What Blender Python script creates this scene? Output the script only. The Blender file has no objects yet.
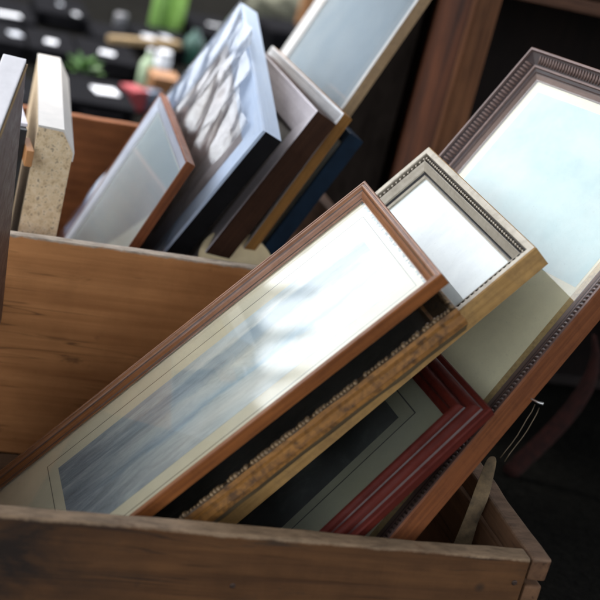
import bpy, bmesh, math, random
from mathutils import Vector, Matrix, noise
random.seed(7)
S = bpy.context.scene
COL = S.collection
GROUND = -0.26

# ------------------------------------------------------------------ node helpers
class Mat:
    def __init__(s, name):
        s.m = bpy.data.materials.new(name); s.m.use_nodes = True
        s.t = s.m.node_tree; s.t.nodes.clear()
        s.out = s.n('ShaderNodeOutputMaterial')
    def n(s, typ, ins=None, **kw):
        nd = s.t.nodes.new(typ)
        for k, v in kw.items(): setattr(nd, k, v)
        for k, v in (ins or {}).items(): s.set(nd, k, v)
        return nd
    def set(s, nd, k, v):
        sock = nd.inputs[k]
        if isinstance(v, bpy.types.NodeSocket): s.t.links.new(v, sock)
        else:
            if isinstance(v, (tuple, list)) and len(v) == 3 and sock.type == 'RGBA': v = (*v, 1)
            sock.default_value = v
    def coord(s, kind='Object', scale=(1, 1, 1), loc=(0, 0, 0), rot=(0, 0, 0)):
        c = s.n('ShaderNodeTexCoord')
        return s.n('ShaderNodeMapping', {'Vector': c.outputs[kind], 'Scale': scale, 'Location': loc, 'Rotation': rot}).outputs[0]
    def noise(s, vec, scale, detail=4, rough=.55, dist=0):
        return s.n('ShaderNodeTexNoise', {'Vector': vec, 'Scale': scale, 'Detail': detail, 'Roughness': rough, 'Distortion': dist}).outputs['Fac']
    def ramp(s, fac, stops, interp='LINEAR'):
        r = s.n('ShaderNodeValToRGB', {'Fac': fac}); cr = r.color_ramp; cr.interpolation = interp
        while len(cr.elements) < len(stops): cr.elements.new(.5)
        for e, (p, c) in zip(cr.elements, stops):
            e.position = p; e.color = (*c, 1) if not isinstance(c, (int, float)) else (c, c, c, 1)
        return r.outputs['Color']
    def mix(s, fac, a, b, blend='MIX'):
        nd = s.n('ShaderNodeMix', data_type='RGBA', blend_type=blend)
        s.set(nd, 0, fac)
        for k, v in ((6, a), (7, b)): s.set(nd, k, v)
        return nd.outputs[2]
    def math(s, op, a, b=0., c=0.):
        nd = s.n('ShaderNodeMath', operation=op); s.set(nd, 0, a); s.set(nd, 1, b); s.set(nd, 2, c); return nd.outputs[0]
    def sep(s, vec):
        return s.n('ShaderNodeSeparateXYZ', {'Vector': vec}).outputs
    def bump(s, h, strength=.3, dist=.002, normal=None):
        ins = {'Height': h, 'Strength': strength, 'Distance': dist}
        if normal is not None: ins['Normal'] = normal
        return s.n('ShaderNodeBump', ins).outputs[0]
    def pbr(s, col, rough=.5, metal=0., normal=None, spec=.5, coat=0., coat_rough=.1):
        ins = {'Base Color': col, 'Roughness': rough, 'Metallic': metal, 'Specular IOR Level': spec, 'Coat Weight': coat, 'Coat Roughness': coat_rough}
        if normal is not None: ins['Normal'] = normal
        p = s.n('ShaderNodeBsdfPrincipled', ins)
        s.t.links.new(p.outputs[0], s.out.inputs[0]); return s.m

def sw(v): return tuple(v)

def wood_board(name, dark, light, axis, stain=None, rough=.7, seed=0., grime=.35, edge=None, spec=.2):
    """sawn timber, object coordinates, grain running along axis 0/1/2"""
    m = Mat(name)
    sc = [80, 80, 80]; sc[axis] = 2.4
    v = m.coord('Object', sc, (seed, seed * 2, seed * 3))
    sc2 = [9, 9, 9]; sc2[axis] = 1.6
    v2 = m.coord('Object', sc2, (seed + 3, seed, seed))
    v3 = m.coord('Object', (1, 1, 1), (seed, seed, seed))
    g = m.noise(v, 1., 8, .62, .5); b = m.noise(v2, 1., 5, .6, 1.2); p = m.noise(v3, 22, 5, .65)
    fac = m.math('ADD', m.math('MULTIPLY', g, .55), m.math('MULTIPLY', b, .45))
    col = m.ramp(fac, [(.36, dark), (.5, tuple((a + c) / 2 for a, c in zip(dark, light))), (.66, light)])
    col = m.mix(m.math('MULTIPLY', m.ramp(p, [(.42, 0), (.72, 1)]), grime), col, tuple(c * .45 for c in dark))
    vv = [160, 160, 160]; vv[axis] = 9
    sp = m.noise(m.coord('Object', vv, (seed, 1, 2)), 1., 2, .5)
    col = m.mix(m.math('MULTIPLY', m.ramp(sp, [(.64, 0), (.72, 1)]), .55), col, tuple(c * .35 for c in dark))
    ck = [26, 26, 26]; ck[axis] = .9
    cv = m.noise(m.coord('Object', ck, (seed + 8, seed, 3)), 1., 3, .5, .4)
    cw = m.noise(v3, 5, 2, .5)
    crk = m.math('MULTIPLY', m.ramp(cv, [(.492, 0), (.499, 1), (.506, 0)]), m.ramp(cw, [(.48, 0), (.6, 1)]))
    col = m.mix(m.math('MULTIPLY', crk, .8), col, (.012, .008, .006))
    # small nail holes and knocks
    vo = m.n('ShaderNodeTexVoronoi', {'Vector': v3, 'Scale': 13.}, feature='F1').outputs['Distance']
    col = m.mix(m.math('MULTIPLY', m.ramp(vo, [(.05, 1), (.11, 0)]), .75), col, (.02, .014, .01))
    if stain:
        for (lo, hi, c, scl, sd, xlim) in stain:
            st = m.noise(m.coord('Object', scl, (sd, sd, sd)), 1., 6, .65, .6)
            f = m.ramp(st, [(lo, 0), (hi, 1)])
            if xlim is not None:
                x = m.sep(m.coord('Object'))[0]
                f = m.math('MULTIPLY', f, m.n('ShaderNodeMapRange', {'Value': x, 'From Min': xlim[0], 'From Max': xlim[1], 'To Min': 1., 'To Max': 0.}).outputs[0])
            col = m.mix(f, col, c)
    if edge:      # bare weathered timber on the sawn top edge (a strip of its own, above local z = edge[0])
        z = m.sep(m.coord('Object'))[2]
        wob = m.math('MULTIPLY', m.math('SUBTRACT', m.noise(v3, 45, 5, .7), .5), .009)
        f = m.n('ShaderNodeMapRange', {'Value': m.math('ADD', z, wob), 'From Min': edge[0] - .0015, 'From Max': edge[0] + .0015}).outputs[0]
        ec = m.ramp(m.noise(m.coord('Object', (30, 90, 90)), 1., 5, .7), [(.3, tuple(c * .45 for c in edge[1])), (.52, edge[1]), (.7, tuple(min(1, c * 1.35) for c in edge[1]))])
        col = m.mix(f, col, ec)
    h = m.math('ADD', m.math('MULTIPLY', g, 1.), m.math('MULTIPLY', p, .6))
    return m.pbr(col, rough, normal=m.bump(h, .45, .0016), spec=spec)

def rail_wood(name, dark, light, rough=.38, coat=.25, seed=0., wear=None, spec=.5):
    """polished moulding timber, grain follows the rail (UV: x along, y across)"""
    m = Mat(name)
    v = m.coord('UV', (7, 260, 1), (seed, seed, 0)); v2 = m.coord('UV', (9, 40, 1), (seed, seed, 0))
    g = m.noise(v, 1., 6, .6, .4); b = m.noise(v2, 1., 4, .55)
    fac = m.math('ADD', m.math('MULTIPLY', g, .6), m.math('MULTIPLY', b, .4))
    col = m.ramp(fac, [(.34, dark), (.66, light)])
    if wear:
        w = m.noise(m.coord('Object', (1, 1, 1), (seed, 2, 3)), wear[2], 7, .7, .3)
        col = m.mix(m.ramp(w, [(wear[0], 0), (wear[1], 1)]), col, wear[3])
    d = m.noise(m.coord('Object'), 60, 5, .7)
    col = m.mix(m.math('MULTIPLY', m.ramp(d, [(.5, 0), (.75, 1)]), .3), col, tuple(c * .5 for c in dark))
    r = m.n('ShaderNodeMapRange', {'Value': d, 'From Min': .3, 'From Max': .7, 'To Min': rough - .08, 'To Max': rough + .18}).outputs[0]
    return m.pbr(col, r, normal=m.bump(m.math('ADD', g, d), .12, .001), coat=coat, coat_rough=.25, spec=spec)

def gilt(name, c1, c2, dirt, rough=.42, metal=.75, seed=0., amount=.55, scl=40):
    """metal-leaf or silvered finish rubbed through to a darker ground"""
    m = Mat(name)
    v = m.coord('Object', (1, 1, 1), (seed, seed, seed))
    a = m.noise(v, scl, 7, .68, .3); b = m.noise(v, scl * 4, 4, .6)
    f = m.noise(m.coord('UV', (10, 220, 1), (seed, 0, 0)), 1., 4, .6)
    col = m.ramp(m.math('ADD', m.math('MULTIPLY', a, .5), m.math('MULTIPLY', f, .5)), [(.35, c1), (.65, c2)])
    k = m.math('MULTIPLY', m.ramp(m.math('ADD', m.math('MULTIPLY', a, .6), m.math('MULTIPLY', b, .4)), [(.46, 0), (.62, 1)]), amount)
    col = m.mix(k, col, dirt)
    met = m.math('MULTIPLY', m.math('SUBTRACT', 1., k), metal)
    r = m.math('ADD', m.math('MULTIPLY', a, .3), rough - .12)
    return m.pbr(col, r, met, m.bump(m.math('ADD', a, b), .2, .001))

def plain(name, c, rough=.6, metal=0., var=.25, scl=35, coat=0., spec=.5, bump=.1):
    m = Mat(name)
    v = m.coord('Object')
    a = m.noise(v, scl, 6, .65)
    col = m.ramp(a, [(.3, tuple(x * (1 - var) for x in c)), (.7, tuple(min(1, x * (1 + var)) for x in c))])
    return m.pbr(col, m.math('ADD', m.math('MULTIPLY', a, .25), rough - .12), metal, m.bump(a, bump, .001), spec, coat)

def glass_mat(name, tint=(.97, .99, .98), dust=.03, seed=0., rough=.012):
    """thin pane: lets the picture through, reflects the sky by Fresnel, a little dust on it"""
    m = Mat(name)
    geo = m.n('ShaderNodeNewGeometry')
    ior = m.math('MULTIPLY_ADD', geo.outputs['Backfacing'], 1 / 1.52 - 1.52, 1.52)
    fr = m.n('ShaderNodeFresnel', {'IOR': ior}).outputs[0]
    wav = m.noise(m.coord('Object', (1, 1, 1), (seed, 0, 0)), 6, 2, .5)
    nrm = m.bump(wav, .06, .002)
    gl = m.n('ShaderNodeBsdfAnisotropic', {'Color': (1, 1, 1, 1), 'Roughness': rough, 'Normal': nrm})
    tr = m.n('ShaderNodeBsdfTransparent', {'Color': (*tint, 1)})
    mx = m.n('ShaderNodeMixShader', {0: fr, 1: tr.outputs[0], 2: gl.outputs[0]})
    d1 = m.noise(m.coord('Object', (1, 1, 1), (seed, 3, 0)), 9, 6, .7); d2 = m.noise(m.coord('Object', (1, 1, 1), (seed, 3, 0)), 420, 2, .5)
    dm = m.math('MULTIPLY', m.math('ADD', m.math('MULTIPLY', m.ramp(d1, [(.35, 0), (.75, 1)]), .7), m.ramp(d2, [(.66, 0), (.74, 1)])), dust)
    df = m.n('ShaderNodeBsdfDiffuse', {'Color': (.8, .8, .78, 1)})
    m2 = m.n('ShaderNodeMixShader', {0: dm, 1: mx.outputs[0], 2: df.outputs[0]})
    m.t.links.new(m2.outputs[0], m.out.inputs[0]); return m.m

# ------------------------------------------------------------------ object helpers
def link(name, bm, mats, parent=None, smooth=False, mw=None):
    me = bpy.data.meshes.new(name); bm.to_mesh(me); bm.free()
    for x in (mats if isinstance(mats, (list, tuple)) else [mats]): me.materials.append(x)
    if smooth:
        for p in me.polygons: p.use_smooth = True
    o = bpy.data.objects.new(name, me); COL.objects.link(o)
    if mw is not None: o.matrix_world = mw
    if parent: o.parent = parent
    return o
def tag(o, label, cat, group=None):
    o['label'] = label; o['category'] = cat
    if group: o['group'] = group
    return o
def thing(name, label, cat, loc=(0, 0, 0), group=None, mw=None):
    o = bpy.data.objects.new(name, None); COL.objects.link(o); o.empty_display_size = .05
    o.matrix_world = mw if mw is not None else Matrix.Translation(loc)
    return tag(o, label, cat, group)
def bx(bm, x0, x1, y0, y1, z0, z1, mi=0, bev=0., seg=2, cuts=None, jit=0., seed=0.):
    b2 = bmesh.new()
    r = bmesh.ops.create_cube(b2, size=1)
    for v in b2.verts: v.co = Vector(((v.co.x + .5) * (x1 - x0) + x0, (v.co.y + .5) * (y1 - y0) + y0, (v.co.z + .5) * (z1 - z0) + z0))
    if cuts:
        ax, n = cuts
        for i in range(1, n):
            lo, hi = ((x0, x1), (y0, y1), (z0, z1))[ax]
            co = [0, 0, 0]; co[ax] = lo + (hi - lo) * i / n; no = [0, 0, 0]; no[ax] = 1
            bmesh.ops.bisect_plane(b2, geom=b2.verts[:] + b2.edges[:] + b2.faces[:], plane_co=co, plane_no=no)
    if bev:
        es = [e for e in b2.edges if len(e.link_faces) == 2 and e.calc_face_angle(0) > .5]
        bmesh.ops.bevel(b2, geom=es, offset=bev, segments=seg, affect='EDGES', profile=.6)
    if jit:
        for v in b2.verts:
            v.co += noise.noise_vector(v.co * 26 + Vector((seed, seed, 0))) * jit + noise.noise_vector(v.co * 6 + Vector((0, seed, 0))) * jit * 1.3
    for f in b2.faces: f.material_index = mi
    me = bpy.data.meshes.new('t'); b2.to_mesh(me); b2.free(); bm.from_mesh(me); bpy.data.meshes.remove(me)
    return bm
def tube(bm, pts, rad, seg=8, mi=0, closed_ends=True):
    rings = []
    for i, p in enumerate(pts):
        p = Vector(p); a = Vector(pts[max(i - 1, 0)]); b = Vector(pts[min(i + 1, len(pts) - 1)])
        d = (b - a).normalized(); x = d.orthogonal().normalized() if i == 0 else (rx - d * rx.dot(d)).normalized()
        rx = x; y = d.cross(x); r = rad[i] if isinstance(rad, (list, tuple)) else rad
        rings.append([bm.verts.new(p + (x * math.cos(2 * math.pi * k / seg) + y * math.sin(2 * math.pi * k / seg)) * r) for k in range(seg)])
    for a, b in zip(rings, rings[1:]):
        for k in range(seg): bm.faces.new((a[k], a[(k + 1) % seg], b[(k + 1) % seg], b[k])).material_index = mi
    if closed_ends:
        bm.faces.new(rings[0][::-1]); bm.faces.new(rings[-1])
    return bm
def lathe(bm, prof, seg=24, cx=0, cy=0, mi=0):
    rings = [[bm.verts.new((cx + r * math.cos(2 * math.pi * k / seg), cy + r * math.sin(2 * math.pi * k / seg), z)) for k in range(seg)] for r, z in prof]
    for a, b in zip(rings, rings[1:]):
        for k in range(seg): bm.faces.new((a[k], a[(k + 1) % seg], b[(k + 1) % seg], b[k])).material_index = mi
    bm.faces.new(rings[0][::-1]).material_index = mi; bm.faces.new(rings[-1]).material_index = mi
    return bm

# ------------------------------------------------------------------ picture frame builder
def frame_axes(al, be, ga, de):
    u = Vector((0, 1, 0)); v = Vector((-math.cos(al), 0, -math.sin(al))); n = Vector((-math.sin(al), 0, math.cos(al)))
    c, s = math.cos(ga), math.sin(ga); u, n = u * c + n * s, n * c - u * s
    c, s = math.cos(de), math.sin(de); u, v = u * c - v * s, v * c + u * s
    R = Matrix.Rotation(be, 3, 'Z'); return R @ u, R @ v, R @ n
def frame_matrix(p, L):
    N = Vector(p[:3]); u, v, n = frame_axes(p[3], p[4], p[5], p[8]); W, t = p[6], p[7]
    O = N + v * L + u * W / 2 - n * t
    M = Matrix((-u, -v, n)).transposed().to_4x4(); M.translation = O; return M
def moulding(bm, W, L, t, prof, cuts=14, wob=0., seed=0):
    """prof: closed loop of (inset, height over the front plane, material) from the back outer edge round to the back inner edge"""
    uvl = bm.loops.layers.uv.verify()
    def corner(a): return [(W / 2 - a, a), (W / 2 - a, L - a), (-W / 2 + a, L - a), (-W / 2 + a, a)]
    n = len(prof); acc = 0
    dist = [0]
    for i in range(n):
        a, b = prof[i], prof[(i + 1) % n]; dist.append(dist[-1] + math.hypot(a[0] - b[0], a[1] - b[1]))
    for side in range(4):
        rows = []
        for i in range(n):
            a, h = prof[i][:2]; c = corner(a); p, q = Vector(c[side]), Vector(c[(side + 1) % 4])
            row = []
            for k in range(cuts + 1):
                w = p.lerp(q, k / cuts); z = t + h
                if wob: z += noise.noise(Vector((w.x * 30 + seed, w.y * 30, i))) * wob
                row.append((bm.verts.new((w.x, w.y, z)), (w - Vector(corner(0)[side])).length + side * 1.3))
            rows.append(row)
        for i in range(n):
            r1, r2 = rows[i], rows[(i + 1) % n]
            for k in range(cuts):
                vs = (r1[k], r1[k + 1], r2[k + 1], r2[k])
                f = bm.faces.new([x[0] for x in vs]); f.material_index = prof[i][2]
                for lp, (vt, s_), d in zip(f.loops, vs, (dist[i], dist[i], dist[i + 1], dist[i + 1])): lp[uvl].uv = (s_, d)
    bmesh.ops.remove_doubles(bm, verts=bm.verts, dist=1e-6)
    bmesh.ops.recalc_face_normals(bm, faces=bm.faces)
    return bm
def slab(name, x0, x1, y0, y1, z0, z1, mat, root, bev=0):
    o = link(name, bx(bmesh.new(), x0, x1, y0, y1, z0, z1, 0, bev), mat); o.parent = root; return o
def picture_frame(name, label, p, L, prof, mats, mat_col=None, print_=None, glass=None, seat=-.011, group=None, backing=None, line=None, cat='picture frame', pane_t=.0016, wob=0., cuts=14):
    """prof in local heights (0 = front plane); print_: (x0,x1,y0,y1,material) measured from near edge / top"""
    W, t = p[6], p[7]; M = frame_matrix(p, L)
    root = thing(name, label, cat, mw=M, group=group)
    w = max(a[0] for a in prof)
    mo = link('moulding', moulding(bmesh.new(), W, L, t, prof, cuts=cuts, wob=wob), mats); mo.parent = root
    xi, yi = W / 2 - w + .004, L - w + .004
    z = t + seat
    if backing is not None:
        slab('backing_board', -xi, xi, w - .004, yi, max(.0008, z - .005), z - .0026, backing, root)
    if mat_col is not None:
        slab('mount', -xi, xi, w - .004, yi, z - .0024, z - .0012, mat_col, root)
    if line:
        bm = bmesh.new(); x0, x1, y0, y1, lw = line[:5]
        X0, X1, Y0, Y1 = W / 2 - x1, W / 2 - x0, L - y1, L - y0
        for a in ((X0, X1, Y0, Y0 + lw), (X0, X1, Y1 - lw, Y1), (X0, X0 + lw, Y0 + lw, Y1 - lw), (X1 - lw, X1, Y0 + lw, Y1 - lw)):
            bx(bm, a[0], a[1], a[2], a[3], z - .0012, z - .00105)
        o = link('ruled_line', bm, line[5]); o.parent = root
    if print_:
        x0, x1, y0, y1, pm = print_
        slab('print', W / 2 - x1, W / 2 - x0, L - y1, L - y0, z - .00118, z - .0009, pm, root)
    if glass is not None:
        slab('glass', -xi, xi, w - .004, yi, z, z + pane_t, glass, root)
    return root
def arc(cx, cy, r, a0, a1, n, mi):
    return [(cx + r * math.cos(math.radians(a0 + (a1 - a0) * i / n)), cy + r * math.sin(math.radians(a0 + (a1 - a0) * i / n)), mi) for i in range(n + 1)]

# solved poses: near top corner x,y,z, lean, yaw, roll, width, depth, in-plane turn
POSE = {
'F1':(-0.1707,0.0400,0.2908,0.8830,-0.0210,0.0066,0.2988,0.0146,0.0000),
'F2':(-0.1431,0.0450,0.2562,0.8670,0.0046,-0.0004,0.2400,0.0356,-0.0000),
'F3':(-0.0444,0.1000,0.3161,0.9101,0.0061,0.0110,0.3519,0.0274,0.0000),
'F4':(-0.0724,0.0350,0.1481,0.9562,0.0710,0.0032,0.2600,0.0110,-0.0001),
'F5':(0.1874,0.1550,0.4871,0.9635,0.1991,-0.0061,0.3965,0.0318,-0.0924),
'R1':(-0.3141,0.6200,0.1993,1.1963,-0.0495,-0.0273,0.3742,0.0133,0.0001),
'R2':(-0.2256,0.6000,0.2646,1.1878,-0.0214,0.0143,0.4201,0.0306,0.2296),
'R3':(-0.1416,0.6500,0.2921,1.1200,0.0062,0.0075,0.3576,0.0353,0.0000),
'R4':(-0.0965,0.6700,0.2898,1.1530,0.0364,0.0060,0.3725,0.0167,0.0000),
'R5':(-0.0749,0.6800,0.2611,1.1442,0.0142,-0.0033,0.2500,0.0240,-0.0000),
'R6':(-0.0570,0.8000,0.2580,1.1886,0.0253,0.0039,0.3480,0.0181,-0.0000)}

# ------------------------------------------------------------------ materials
M_cream = plain('cream_mount', (.66, .56, .40), .8, var=.12, scl=6)
M_white = plain('white_mount', (.72, .72, .72), .8, var=.06, scl=5)
M_back = plain('brown_board', (.16, .11, .07), .85)
M_black = plain('black_paint', (.012, .012, .013), .45, var=.4)
M_line = plain('ruled_ink', (.16, .13, .09), .8)
G = [glass_mat('pane_glass_%s' % c, dust=d, seed=i * 7., rough=(.03, .02, .02, .03)[i]) for i, (c, d) in enumerate((('veiled', .075), ('dusty', .07), ('greasy', .05), ('cloudy', .04)))]  # first pane: some dust, the rest a reflected veil put in as haze

def seascape():
    m = Mat('faded_seascape_print')
    o = m.sep(m.coord('Object'))
    x, y = o[0], o[1]
    wob = m.math('MULTIPLY', m.math('SUBTRACT', m.noise(m.coord('Object', (4, 3, 1)), 1., 4, .6), .5), .5)
    st = m.noise(m.coord('Object', (24, 4.5, 1), (0, 1, 0), (0, 0, -.12)), 1., 8, .68, 1.6)
    st2 = m.noise(m.coord('Object', (90, 26, 1), (4, 1, 0), (0, 0, .25)), 1., 6, .7, 1.5)
    dim_land = m.n('ShaderNodeMapRange', {'Value': m.math('ADD', y, m.math('MULTIPLY', wob, .35)), 'From Min': .13, 'From Max': .36}).outputs[0]
    f = m.math('ADD', m.math('MULTIPLY', st, .75), m.math('MULTIPLY', st2, .25))
    nz = m.noise(m.coord('Object', (16, 7, 1), (2, 0, 0)), 1., 7, .68, .6)
    xx = m.math('ADD', m.n('ShaderNodeMapRange', {'Value': x, 'From Min': -.0786, 'From Max': .089}).outputs[0], m.math('MULTIPLY', m.math('SUBTRACT', nz, .5), .34))
    base = m.ramp(xx, [(.0, (.46, .52, .60)), (.14, (.58, .61, .65)), (.20, (.25, .33, .43)), (.34, (.34, .41, .50)), (.42, (.62, .64, .66)), (.56, (.55, .60, .66)), (.64, (.38, .50, .64)), (.69, (.58, .62, .66)), (.86, (.66, .66, .67)), (1., (.56, .60, .65))])
    tone = m.ramp(f, [(.30, .62), (.5, 1.0), (.7, 1.16)])
    sea = m.mix(1., m.mix(1., base, (1.06, 1., .90), 'MULTIPLY'), tone, 'MULTIPLY')
    dim_rock = m.ramp(f, [(.34, (.07, .08, .095)), (.47, (.17, .195, .23)), (.58, (.31, .325, .33)), (.7, (.46, .45, .41))])
    col = m.mix(dim_land, dim_rock, sea)  # dark end: rocky land, with dim light also put into the colour
    sc = m.noise(m.coord('Object', (40, 40, 1), (0, 5, 0), (0, 0, .6)), 3., 3, .7, 3.)
    col = m.mix(m.math('MULTIPLY', m.ramp(sc, [(.485, 0), (.5, 1), (.515, 0)]), .25), col, (.55, .54, .48))
    return m.pbr(col, .7)
M_sea = seascape()
def pale_print(name, a, b, c, scl=8, stretch=(1, 1, 1)):
    m = Mat(name)
    v = m.coord('Object', stretch)
    f = m.math('ADD', m.math('MULTIPLY', m.noise(v, scl, 6, .6, 1.), .7), m.math('MULTIPLY', m.noise(v, scl * 6, 4, .6), .3))
    return m.pbr(m.ramp(f, [(.36, a), (.5, b), (.64, c)]), .75)

# ------------------------------------------------------------------ FRONT CRATE
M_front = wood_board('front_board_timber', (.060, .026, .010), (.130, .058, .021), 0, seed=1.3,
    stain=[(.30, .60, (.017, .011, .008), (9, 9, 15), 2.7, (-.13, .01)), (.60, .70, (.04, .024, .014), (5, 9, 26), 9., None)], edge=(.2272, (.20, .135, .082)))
M_back_t = wood_board('back_board_timber', (.36, .150, .052), (.56, .255, .096), 0, seed=4.1, grime=.25,
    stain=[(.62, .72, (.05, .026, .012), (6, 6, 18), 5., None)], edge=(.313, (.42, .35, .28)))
M_side = wood_board('side_board_timber', (.07, .034, .018), (.17, .088, .045), 1, seed=7.7, edge=(.2275, (.15, .092, .058)))
M_base = wood_board('base_timber', (.05, .03, .018), (.12, .07, .04), 0, seed=9.2)
def board(name, x0, x1, y0, y1, z0, z1, mat, root, ax, seed, bev=.0028, jit=.0009, n=40):
    ox, oy, oz = root.location
    o = link(name, bx(bmesh.new(), x0 - ox, x1 - ox, y0 - oy, y1 - oy, z0 - oz, z1 - oz, 0, bev, 2, (ax, n), jit, seed), mat, smooth=False)
    o.parent = root; return o
fc = thing('wooden_crate', 'brown wooden crate in front with low stained front board, holding the big sharp frames', 'crate', (-.42, .27, -.23), 'wooden crates of picture frames')
FL = -.86
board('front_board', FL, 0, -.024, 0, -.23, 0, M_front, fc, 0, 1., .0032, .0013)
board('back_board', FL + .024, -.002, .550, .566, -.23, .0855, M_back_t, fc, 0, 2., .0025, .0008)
# right side: two planks with an open gap between them, left side one board
board('side_plank', .002, .026, -.022, .566, -.028, .0, M_side, fc, 1, 3., .003, .0014)
board('side_plank', .003, .025, -.020, .566, -.23, -.036, M_side, fc, 1, 4., .003, .0012)
board('side_board', FL - .001, FL + .0225, .002, .548, -.23, .0, M_side, fc, 1, 5.)
board('base_board', FL + .024, -.001, .002, .548, -.24, -.229, M_base, fc, 0, 6.)
for yy in (.08, .46):
    board('foot_batten', FL + .02, .0, yy - .02, yy + .02, GROUND, -.2405, M_base, fc, 0, 7. + yy)

nailm = plain('rusty_nail', (.05, .03, .022), .6, .5, var=.5, scl=300)
for (x, z) in ((-.0125, -.030), (-.013, -.085), (-.33, -.06), (-.335, -.15), (-.012, -.16)):
    o = link('nail', lathe(bmesh.new(), [(.0030, -.004), (.0032, .0004), (.0022, .0012)], 12), nailm, mw=Matrix.Translation((x, -.0245, z)) @ Matrix.Rotation(math.radians(90), 4, 'X'))
    o.matrix_world = Matrix.Translation(-fc.location) @ o.matrix_world; o.parent = fc
# ------------------------------------------------------------------ REAR CRATE
rc = thing('wooden_crate', 'reddish brown wooden crate behind, out of focus, packed with small leaning frames', 'crate', (-.42, .88, -.23), 'wooden crates of picture frames')
M_rear = wood_board('rear_crate_timber', (.12, .040, .014), (.26, .095, .032), 0, seed=12.)
M_rear_s = wood_board('rear_crate_side_timber', (.06, .03, .016), (.14, .07, .034), 1, seed=15.)
board('front_board', FL + .024, .018, .572, .590, -.23, .07, M_rear, rc, 0, 11.)
board('back_board', FL + .024, .018, 1.190, 1.208, -.23, .082, M_rear, rc, 0, 12.)
board('side_board', .019, .040, .572, 1.208, -.23, .06, M_rear_s, rc, 1, 13.)
board('side_board', FL, FL + .0225, .572, 1.208, -.23, .075, M_rear_s, rc, 1, 14.)
board('base_board', FL + .024, .018, .591, 1.189, -.24, -.229, M_base, rc, 0, 15.)
for yy in (.66, 1.1):
    board('foot_batten', FL + .02, .03, yy - .02, yy + .02, GROUND, -.2405, M_base, rc, 0, 17. + yy)

# ------------------------------------------------------------------ FRAMES IN THE FRONT CRATE
# F1 walnut frame with long seascape
w1 = rail_wood('walnut_moulding', (.14, .048, .016), (.34, .135, .044), .36, .2, 1., spec=.4)
w1d = rail_wood('walnut_bead', (.045, .020, .011), (.11, .048, .024), .32, .4, 2.)
w1s = rail_wood('walnut_edge', (.12, .037, .009), (.26, .088, .022), .55, .03, 3., spec=.2)
t = POSE['F1'][7]
prof = [(0, -t, 2), (0, -.0010, 2), (.0010, 0, 0), (.0030, 0, 0), (.0036, -.0012, 1)] + arc(.0062, -.0022, .0021, 150, 0, 6, 0) + [(.0090, -.0036, 1), (.0100, -.0048, 0), (.0125, -.0058, 0), (.0150, -.0078, 0), (.0160, -.0086, 1), (.0164, -.0100, 0), (.0180, -.0108, 0), (.0180, -.0122, 1), (.0145, -.0124, 1), (.0145, -t, 1)]
F1 = picture_frame('picture_frame', 'long walnut brown frame with seascape print under shiny glass, topmost in front crate', POSE['F1'], .605, prof, [w1, w1d, w1s], M_cream,
    (.060, .228, .045, .497, M_sea), G[0], -.0119, 'framed pictures leaning in the front crate', M_back, (.036, .250, .028, .512, .0012, M_line))

bm = bmesh.new(); W1, L1, T1 = POSE['F1'][6], .605, POSE['F1'][7]
zt1 = T1 - .0119 - .0010; n1 = 150; x0, x1 = -W1 / 2 + .016, W1 / 2 - .016
for k in range(n1):
    if noise.noise(Vector((k * .21, 0, 3))) < -.12: continue
    a, b = x0 + (x1 - x0) * k / n1, x0 + (x1 - x0) * (k + 1) / n1
    d1 = .0016 + .0042 * max(0, noise.noise(Vector((k * .43, 2, 0))) + .25); d2 = .0016 + .0042 * max(0, noise.noise(Vector(((k + 1) * .43, 2, 0))) + .25)
    y1 = L1 - .0150
    v = [bm.verts.new(q) for q in ((a, y1, zt1), (b, y1, zt1), (b, y1 - .003 - d2, zt1), (a, y1 - .003 - d1, zt1))]
    bm.faces.new(v[::-1])
o = link('torn_paper_edge', bm, plain('torn_blue_brown_paper', (.16, .19, .18), .9, var=.7, scl=160)); o.parent = F1
# F2 gilt frame below
g2 = gilt('antique_gilt', (.16, .066, .015), (.40, .180, .040), (.020, .009, .005), .5, .12, 2., .8, 34)
g2d = gilt('gilt_hollow', (.030, .018, .010), (.09, .055, .022), (.010, .007, .005), .6, .2, 5., .7, 60)
wb = rail_wood('raw_gilt_back', (.05, .032, .014), (.12, .080, .034), .65, 0., 6.)
g2h = gilt('gilt_ornament', (.10, .055, .022), (.34, .23, .12), (.03, .016, .009), .38, .5, 7., .8, 160)
t = POSE['F2'][7]
prof = [(.006, -t, 2), (.0035, -t + .004, 2), (.0008, -t + .0075, 0), (0, -.022, 0), (.0010, -.014, 0), (.0002, -.009, 0), (.0010, -.0040, 1), (.0030, -.0030, 1), (.010, -.0050, 1), (.018, -.012, 1), (.026, -.016, 0), (.030, -.0165, 1), (.034, -.019, 1), (.034, -.022, 1), (.030, -.0222, 1), (.030, -t, 1)]
F2 = picture_frame('picture_frame', 'antique gilt frame with rope ornament along its edge, under the walnut frame', POSE['F2'], .60, prof, [g2, g2d, wb], plain('gap_shade_mount', (.022, .016, .012), .8),  # shade of the black gap put into mount and print colours
    (.05, .19, .05, .52, pale_print('gap_shade_engraving', (.012, .010, .008), (.03, .025, .02), (.06, .05, .04), 14)), G[1], -.0205, 'framed pictures leaning in the front crate', M_back, wob=.0014, cuts=70)
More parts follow.
